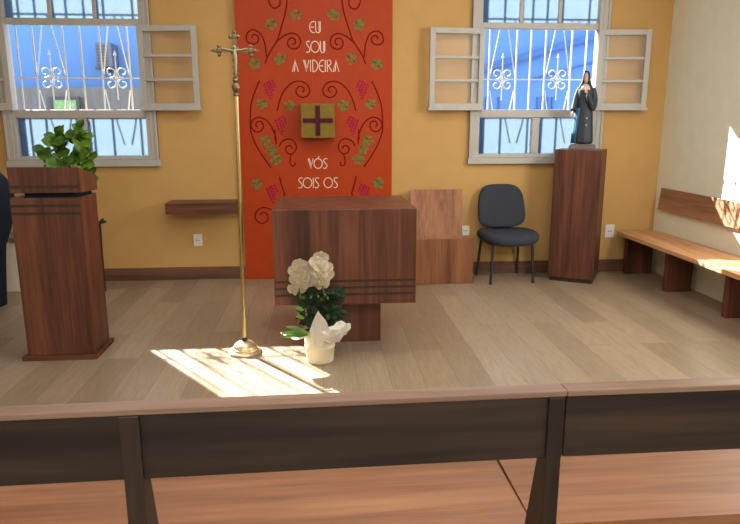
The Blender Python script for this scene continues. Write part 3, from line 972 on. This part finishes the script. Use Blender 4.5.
MB().tube([(-1.790, 5.27, 0.0), (-1.765, 5.20, 0.30), (-1.737, 5.14, 0.575)], [0.016, 0.015, 0.013], 10).build('rod', M['black'], R_, smooth=True)
b = MB().leaf((-1.755, 5.14, 0.585), (-1.672, 5.12, 0.60), 0.05, (0, -0.6, 1), 0.1, 0.1)
b.leaf((-1.735, 5.14, 0.575), (-1.700, 5.13, 0.625), 0.03, (0, -1, 0.3), 0.1, 0.1)
b.build('tip', M['dark_leaf'], R_, smooth=True)

# ------------------------------------------------------------------ altar
AL = thing('altar', 'wooden block altar with overhanging square top', 'altar', (0.137, 3.9, 0))
ax0, ax1, ay0, ay1 = -0.269, 0.541, 3.545, 4.225
MB().box(ax0, ax1, ay0, ay1, 0.331, 0.880).build('top_block', M['wz'], AL, bevel=0.003)
for z0, z1 in ((0.383, 0.399), (0.424, 0.438), (0.463, 0.477)):
    MB().box(ax0 + 0.003, ax1 - 0.003, ay0 - 0.0008, ay0 + 0.004, z0, z1).build('inlay_strip', M['groove'], AL)
MB().box(-0.09, 0.366, 3.845, 4.16, 0.0, 0.331).build('base_block', M['wz'], AL, bevel=0.003)

# ------------------------------------------------------------------ ambo with the fig plant behind
AM = thing('ambo', 'tall wooden ambo with slanted reading box at the left', 'lectern', (-1.53, 3.82, 0))
MB().box(-1.742, -1.318, 3.655, 3.975, 0.0, 0.028).build('base_plate', M['wx'], AM, bevel=0.003)
bx0, bx1, by0, by1 = -1.712, -1.334, 3.672, 3.940
MB().box(bx0, bx1, by0, by1, 0.028, 0.948).build('body', M['wz'], AM, bevel=0.0025)
for z0, z1 in ((0.852, 0.868), (0.896, 0.912)):
    MB().box(bx0 + 0.003, bx1 - 0.003, by0 - 0.0008, by0 + 0.004, z0, z1).build('inlay_strip', M['groove'], AM)
MB().box(-1.640, -1.345, 3.70, 3.90, 0.948, 0.978).build('spacer', M['navy'], AM)
MB().prism([(3.665, 0.975), (3.935, 0.966), (3.935, 1.054), (3.665, 1.116)], -1.704, -1.322, 'x').build('reading_box', M['wz'], AM, bevel=0.0025)
MB().box(-1.701, -1.325, 3.6642, 3.669, 1.000, 1.018).build('inlay_strip', M['groove'], AM)

FG = thing('fig_plant', 'leafy green fiddle leaf fig rising behind the ambo', 'plant', (-1.66, 4.30, 0))
b = MB().lathe([(0.085, 0), (0.095, 0.03), (0.115, 0.28), (0.12, 0.30), (0.108, 0.30), (0.104, 0.27)], (-1.66, 4.30, 0.0), 24)
b.build('pot', M['bark'], FG, smooth=True)
MB().lathe([(0.103, 0.268), (0.103, 0.275), (0.02, 0.28)], (-1.66, 4.30, 0.0), 20).build('soil', M['soil'], FG)
b = MB()
stems = [[(-1.68, 4.30, 0.27), (-1.67, 4.30, 0.7), (-1.66, 4.29, 1.0), (-1.665, 4.28, 1.24)],
         [(-1.64, 4.30, 0.27), (-1.60, 4.30, 0.7), (-1.55, 4.29, 1.0), (-1.535, 4.28, 1.27)]]
for st in stems:
    b.tube(bez(st, 5), 0.011, 8)
b.build('trunk', M['bark'], FG, smooth=True)
b = MB()
FIG = (0.10, 0.42, 0.62, 0.70, 0.92, 1.0, 0.78, 0.10)
rnd = random.Random(21)
heads = [(-1.650, 4.27, 1.240, 0.062, 0.072), (-1.512, 4.27, 1.255, 0.060, 0.080), (-1.650, 4.25, 1.085, 0.070, 0.060), (-1.500, 4.24, 1.125, 0.062, 0.075), (-1.462, 4.12, 1.03, 0.045, 0.05), (-1.735, 4.26, 1.175, 0.035, 0.015)]
for (hx, hy, hz, ex, ez), cnt in zip(heads, (12, 12, 11, 12, 6, 3)):
    for k in range(cnt):
        a = k * 2.4
        q = math.sqrt((k + 0.5) / cnt)
        c = Vector((hx + ex * q * cos(a), hy + rnd.uniform(-0.06, 0.05), hz + ez * q * sin(a)))
        d = Vector((cos(a) * 0.8 + rnd.uniform(-0.5, 0.5), rnd.uniform(-0.7, 0.1), sin(a) * 0.6 + rnd.uniform(-0.3, 0.6))).normalized()
        L = rnd.uniform(0.075, 0.115)
        b.leaf(c - d * L * 0.5, c + d * L * 0.5, rnd.uniform(0.055, 0.085), (rnd.uniform(-0.5, 0.5), -0.9, 0.7), 0.25, 0.2, FIG)
b.build('foliage', M['fig'], FG, smooth=True)

# ------------------------------------------------------------------ processional cross
CR = thing('processional_cross', 'slender brass processional cross on a round stepped foot', 'cross', (-0.469, 3.71, 0))
cx, cy = -0.469, 3.71
b = MB().lathe([(0.098, 0), (0.100, 0.006), (0.094, 0.014), (0.078, 0.018), (0.076, 0.028), (0.070, 0.031), (0.068, 0.040), (0.060, 0.052), (0.044, 0.064), (0.022, 0.070), (0.0165, 0.072)], (cx, cy, 0), 36)
b.build('foot', M['brass_base'], CR, smooth=True)
MB().lathe([(0.016, 0.070), (0.018, 0.078), (0.0155, 0.092), (0.013, 0.095)], (cx, cy, 0), 16).build('socket', M['black'], CR, smooth=True)
lean = lambda z: cx + 0.020 * z / 1.85
b = MB().tube([(lean(0.09), cy, 0.09), (lean(1.50), cy, 1.50)], [0.0118, 0.0112], 12)
b.build('pole', M['brass'], CR, smooth=True)
b = MB()
x0 = lean(1.5)
prof = [(0.010, 0), (0.018, 0.010), (0.011, 0.02), (0.020, 0.036), (0.024, 0.05), (0.018, 0.064), (0.010, 0.074), (0.017, 0.086), (0.010, 0.098), (0.013, 0.105)]
b.lathe(prof, (x0, cy, 1.495), 16)
b.build('knop', M['oldbrass'], CR, smooth=True)


def fleur(b, c, d, s):
    """trefoil finial at the end of a cross arm: three balls and a tip on direction d"""
    c, d = Vector(c), Vector(d)
    q = Vector((d.z, 0, -d.x))
    b.ball(c, (0.016 * s, 0.009, 0.016 * s), 10, 8)
    b.ball(c + q * 0.020 * s, (0.010 * s, 0.008, 0.010 * s), 8, 6)
    b.ball(c - q * 0.020 * s, (0.010 * s, 0.008, 0.010 * s), 8, 6)
    b.ball(c + d * 0.020 * s, (0.010 * s, 0.008, 0.010 * s), 8, 6)
    b.tube([c + d * 0.024 * s, c + d * 0.048 * s], [0.007 * s, 0.001], 6)


xc, zc = lean(1.75), 1.738
b = MB()
b.box(xc - 0.011, xc + 0.011, cy - 0.006, cy + 0.006, 1.585, 1.815)
b.box(xc - 0.092, xc + 0.092, cy - 0.006, cy + 0.006, zc - 0.010, zc + 0.010)
for d in ((-1, 0, 0), (1, 0, 0), (0, 0, 1)):
    c = Vector((xc, cy, zc)) + Vector(d) * (0.085 if d[2] == 0 else 0.072)
    fleur(b, c, d, 1.1)
b.ball((xc, cy, zc), (0.026, 0.009, 0.026), 14, 8)
for dz in (-0.05, -0.085, -0.12, -0.15):
    b.ball((xc, cy, zc + dz), (0.017, 0.009, 0.010), 10, 6)
b.build('cross_head', M['oldbrass'], CR, smooth=False)
b = MB()
fy = cy - 0.012
b.ball((xc, fy, zc + 0.016), (0.0085, 0.0085, 0.011), 10, 8)
b.tube([(xc, fy, zc + 0.006), (xc, fy - 0.002, zc - 0.020), (xc + 0.002, fy, zc - 0.050), (xc + 0.001, fy - 0.003, zc - 0.085), (xc, fy, zc - 0.130)], [0.006, 0.0125, 0.0095, 0.0085, 0.005], 10)
b.tube([(xc - 0.004, fy, zc - 0.002), (xc - 0.035, fy, zc + 0.003), (xc - 0.070, fy + 0.002, zc + 0.010)], [0.006, 0.0048, 0.0035], 8)
b.tube([(xc + 0.004, fy, zc - 0.002), (xc + 0.035, fy, zc + 0.003), (xc + 0.070, fy + 0.002, zc + 0.010)], [0.006, 0.0048, 0.0035], 8)
b.build('corpus', M['silver'], CR, smooth=True)

# ------------------------------------------------------------------ potted white orchid before the altar
OX, OY = -0.017, 3.532
OR = thing('potted_orchid', 'white orchid in a cream pot with paper wrap before the altar', 'plant', (OX, OY, 0))
b = MB().lathe([(0.072, 0), (0.077, 0.004), (0.079, 0.012), (0.085, 0.090), (0.088, 0.093), (0.088, 0.101), (0.086, 0.104), (0.093, 0.178), (0.096, 0.184), (0.096, 0.195), (0.090, 0.195), (0.086, 0.172)], (OX, OY, 0), 32)
b.build('pot', M['pot'], OR, smooth=True)
MB().lathe([(0.084, 0.160), (0.084, 0.170), (0.01, 0.173)], (OX, OY, 0), 20).build('soil', M['soil'], OR)
rnd = random.Random(5)
b = MB()
for k in range(230):
    a = rnd.uniform(0, 2 * pi)
    z0 = rnd.uniform(0.19, 0.43)
    rr = (0.045 + 0.085 * min(1, (z0 - 0.17) / 0.08)) * rnd.random() ** 0.55
    p = Vector((OX + 0.012 + cos(a) * rr * 0.86, 3.490 + sin(a) * rr * 0.30, z0))
    t = p + Vector((cos(a) * rnd.uniform(0.02, 0.06), sin(a) * rnd.uniform(0.01, 0.03), rnd.uniform(-0.03, 0.07)))
    t.y = min(t.y, 3.53)
    b.leaf(p, t, rnd.uniform(0.020, 0.040), (cos(a), sin(a) - 0.5, 0.8), 0.2, 0.2)
b.build('foliage', M['dark_leaf'], OR, smooth=True)
b = MB()
for p, t, w in (((-0.08, 3.40, 0.205), (-0.225, 3.36, 0.238), 0.038), ((-0.08, 3.40, 0.200), (-0.235, 3.37, 0.212), 0.03), ((-0.07, 3.41, 0.21), (-0.165, 3.38, 0.235), 0.035), ((-0.09, 3.42, 0.215), (-0.200, 3.40, 0.262), 0.03), ((-0.07, 3.42, 0.21), (-0.180, 3.36, 0.225), 0.04)):
    b.leaf(p, t, w, (0, -0.6, 1), 0.2, 0.15)
b.leaf((-0.10, 3.44, 0.335), (-0.145, 3.40, 0.36), 0.03, (0, -1, 1))
b.leaf((-0.10, 3.44, 0.29), (-0.14, 3.40, 0.31), 0.03, (0, -1, 1))
b.build('pale_leaves', M['lime_leaf'], OR, smooth=True)
b = MB()
for side, top in ((-1, (-0.100, 3.40, 0.575)), (1, (0.025, 3.40, 0.605))):
    b.tube(bez([(OX + side * 0.01, OY, 0.17), (OX + side * 0.03 + 0.01, OY, 0.40), (top[0] * 0.9, 3.43, 0.54), top, (top[0] - 0.02, 3.36, top[2] - 0.08), (top[0] - 0.015, 3.34, top[2] - 0.15)], 6), 0.004, 6)
b.build('flower_stem', M['stem'], OR, smooth=True)


def blossom(c, d, s, roll):
    """a moth orchid flower: three narrow sepals, two broad petals, and a small lip as its part"""
    c, d = Vector(c), Vector(d).normalized()
    u = d.cross(Vector((0, 0, 1))).normalized()
    v = u.cross(d).normalized()
    b = MB()
    for k, (ang, L, w) in enumerate(((90, 0.036, 0.030), (215, 0.034, 0.028), (325, 0.034, 0.028), (20, 0.040, 0.050), (160, 0.040, 0.050))):
        a = radians(ang + roll)
        t = u * cos(a) + v * sin(a)
        b.leaf(c + d * (0.002 if k > 2 else 0), c + t * L * s + d * 0.006 * s, w * s, d, 0.18, 0.12, (0.25, 0.75, 1.0, 0.98, 0.80, 0.35))
    fl = b.build('blossom', M['petal'], OR, smooth=True)
    e = MB().ball(c + d * 0.008 - v * 0.006 * s, (0.0055 * s, 0.006 * s, 0.0075 * s), 8, 6)
    e.build('lip', M['lip'], fl, smooth=True)


spots = []
for cx0, cz0, rx0, rz0, cnt in ((-0.108, 0.535, 0.040, 0.080, 10), (-0.016, 0.560, 0.050, 0.085, 14)):
    for k in range(cnt):
        a = k * 2.39996
        q = math.sqrt((k + 0.4) / cnt)
        spots.append((cx0, cz0, cx0 + rx0 * q * cos(a), cz0 + rz0 * q * sin(a), q))
for cx0, cz0, x, z, q in spots:
    blossom((x, 3.345 + 0.065 * q * q + random.uniform(-0.008, 0.008), z), ((x - cx0) * 9 + random.uniform(-0.25, 0.25), -1, (z - cz0) * 5 + random.uniform(-0.1, 0.3)), random.uniform(0.95, 1.12), random.uniform(-20, 20))
blossom((-0.157, 3.395, 0.462), (-0.7, -0.8, -0.1), 0.95, 10)
b = MB()
for p in ((-0.060, 3.355, 0.432), (-0.020, 3.35, 0.435), (0.030, 3.35, 0.425), (-0.10, 3.36, 0.428), (0.015, 3.352, 0.442)):
    b.ball(p, (0.006, 0.006, 0.009), 8, 6)
b.build('buds', M['lime_leaf'], OR, smooth=True)


def sheet(b, grid):
    b.loft(grid, False, False)


# crumpled white paper: an upright peak, a broad flap to the right, a flap to the left
b = MB()
def wrap_sheet(a0, a1, n, rows, seed):
    r = random.Random(seed)
    g = []
    for rad, z, wob in rows:
        row = []
        for i in range(n + 1):
            a = a0 + (a1 - a0) * i / n
            e = sin(pi * i / n)
            row.append((OX + rad * cos(a) + r.uniform(-wob, wob), OY + rad * sin(a) + r.uniform(-wob, wob), z[0] + (z[1] - z[0]) * e + r.uniform(-wob, wob)))
        g.append(row)
    return g
sheet(b, wrap_sheet(radians(245), radians(292), 6, [((0.098), (0.135, 0.120), 0.001), ((0.112), (0.175, 0.19), 0.004), ((0.128), (0.21, 0.265), 0.006), ((0.136), (0.225, 0.335), 0.005)], 3))
sheet(b, wrap_sheet(radians(276), radians(352), 9, [((0.097), (0.165, 0.130), 0.002), ((0.114), (0.160, 0.135), 0.007), ((0.145), (0.175, 0.150), 0.012), ((0.175), (0.190, 0.205), 0.013), ((0.180), (0.215, 0.250), 0.012), ((0.150), (0.225, 0.265), 0.010)], 9))
sheet(b, wrap_sheet(radians(190), radians(235), 6, [((0.095), (0.165, 0.170), 0.001), ((0.135), (0.182, 0.190), 0.004), ((0.19), (0.188, 0.198), 0.005), ((0.225), (0.190, 0.200), 0.004)], 4))
o = b.build('paper_wrap', M['paper'], OR, smooth=False)
so = o.modifiers.new('thickness', 'SOLIDIFY')
so.thickness = 0.0015

# ------------------------------------------------------------------ pews in the foreground


def pew(label, x0, x1, sx0, sx1, posts, pivot, turn):
    P = thing('pew', label, 'pew', (pivot, 1.127, 0), 0, 'pews before the altar')
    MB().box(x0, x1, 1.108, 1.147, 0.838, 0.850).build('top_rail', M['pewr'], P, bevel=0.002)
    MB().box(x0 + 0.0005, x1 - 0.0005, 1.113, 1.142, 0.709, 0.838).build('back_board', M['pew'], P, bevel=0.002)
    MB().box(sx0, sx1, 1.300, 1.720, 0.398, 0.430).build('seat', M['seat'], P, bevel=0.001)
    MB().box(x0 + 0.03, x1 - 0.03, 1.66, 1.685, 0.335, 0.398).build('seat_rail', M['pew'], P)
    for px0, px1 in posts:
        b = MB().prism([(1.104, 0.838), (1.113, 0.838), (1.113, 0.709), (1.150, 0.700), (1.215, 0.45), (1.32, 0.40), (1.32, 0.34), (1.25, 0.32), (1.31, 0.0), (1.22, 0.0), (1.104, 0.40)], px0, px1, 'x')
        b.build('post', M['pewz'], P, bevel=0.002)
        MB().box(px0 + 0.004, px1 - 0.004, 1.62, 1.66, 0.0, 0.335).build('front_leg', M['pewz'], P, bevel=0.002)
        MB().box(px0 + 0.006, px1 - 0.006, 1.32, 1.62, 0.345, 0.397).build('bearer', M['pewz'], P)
    P.rotation_euler.z = radians(turn)
    return P


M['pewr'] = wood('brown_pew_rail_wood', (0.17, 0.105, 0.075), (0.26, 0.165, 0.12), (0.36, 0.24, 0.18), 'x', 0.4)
pew('long dark wooden pew on the left with two posts in view', -1.9, 0.4635, -1.9, 0.4856, [(-1.80, -1.765), (-0.367, -0.332), (0.4275, 0.4575)], 0.464, 1.1)
pew('dark wooden pew on the right adjoining the long pew', 0.4645, 2.3, 0.486, 2.3, [(2.2, 2.235)], 0.464, 0.2)
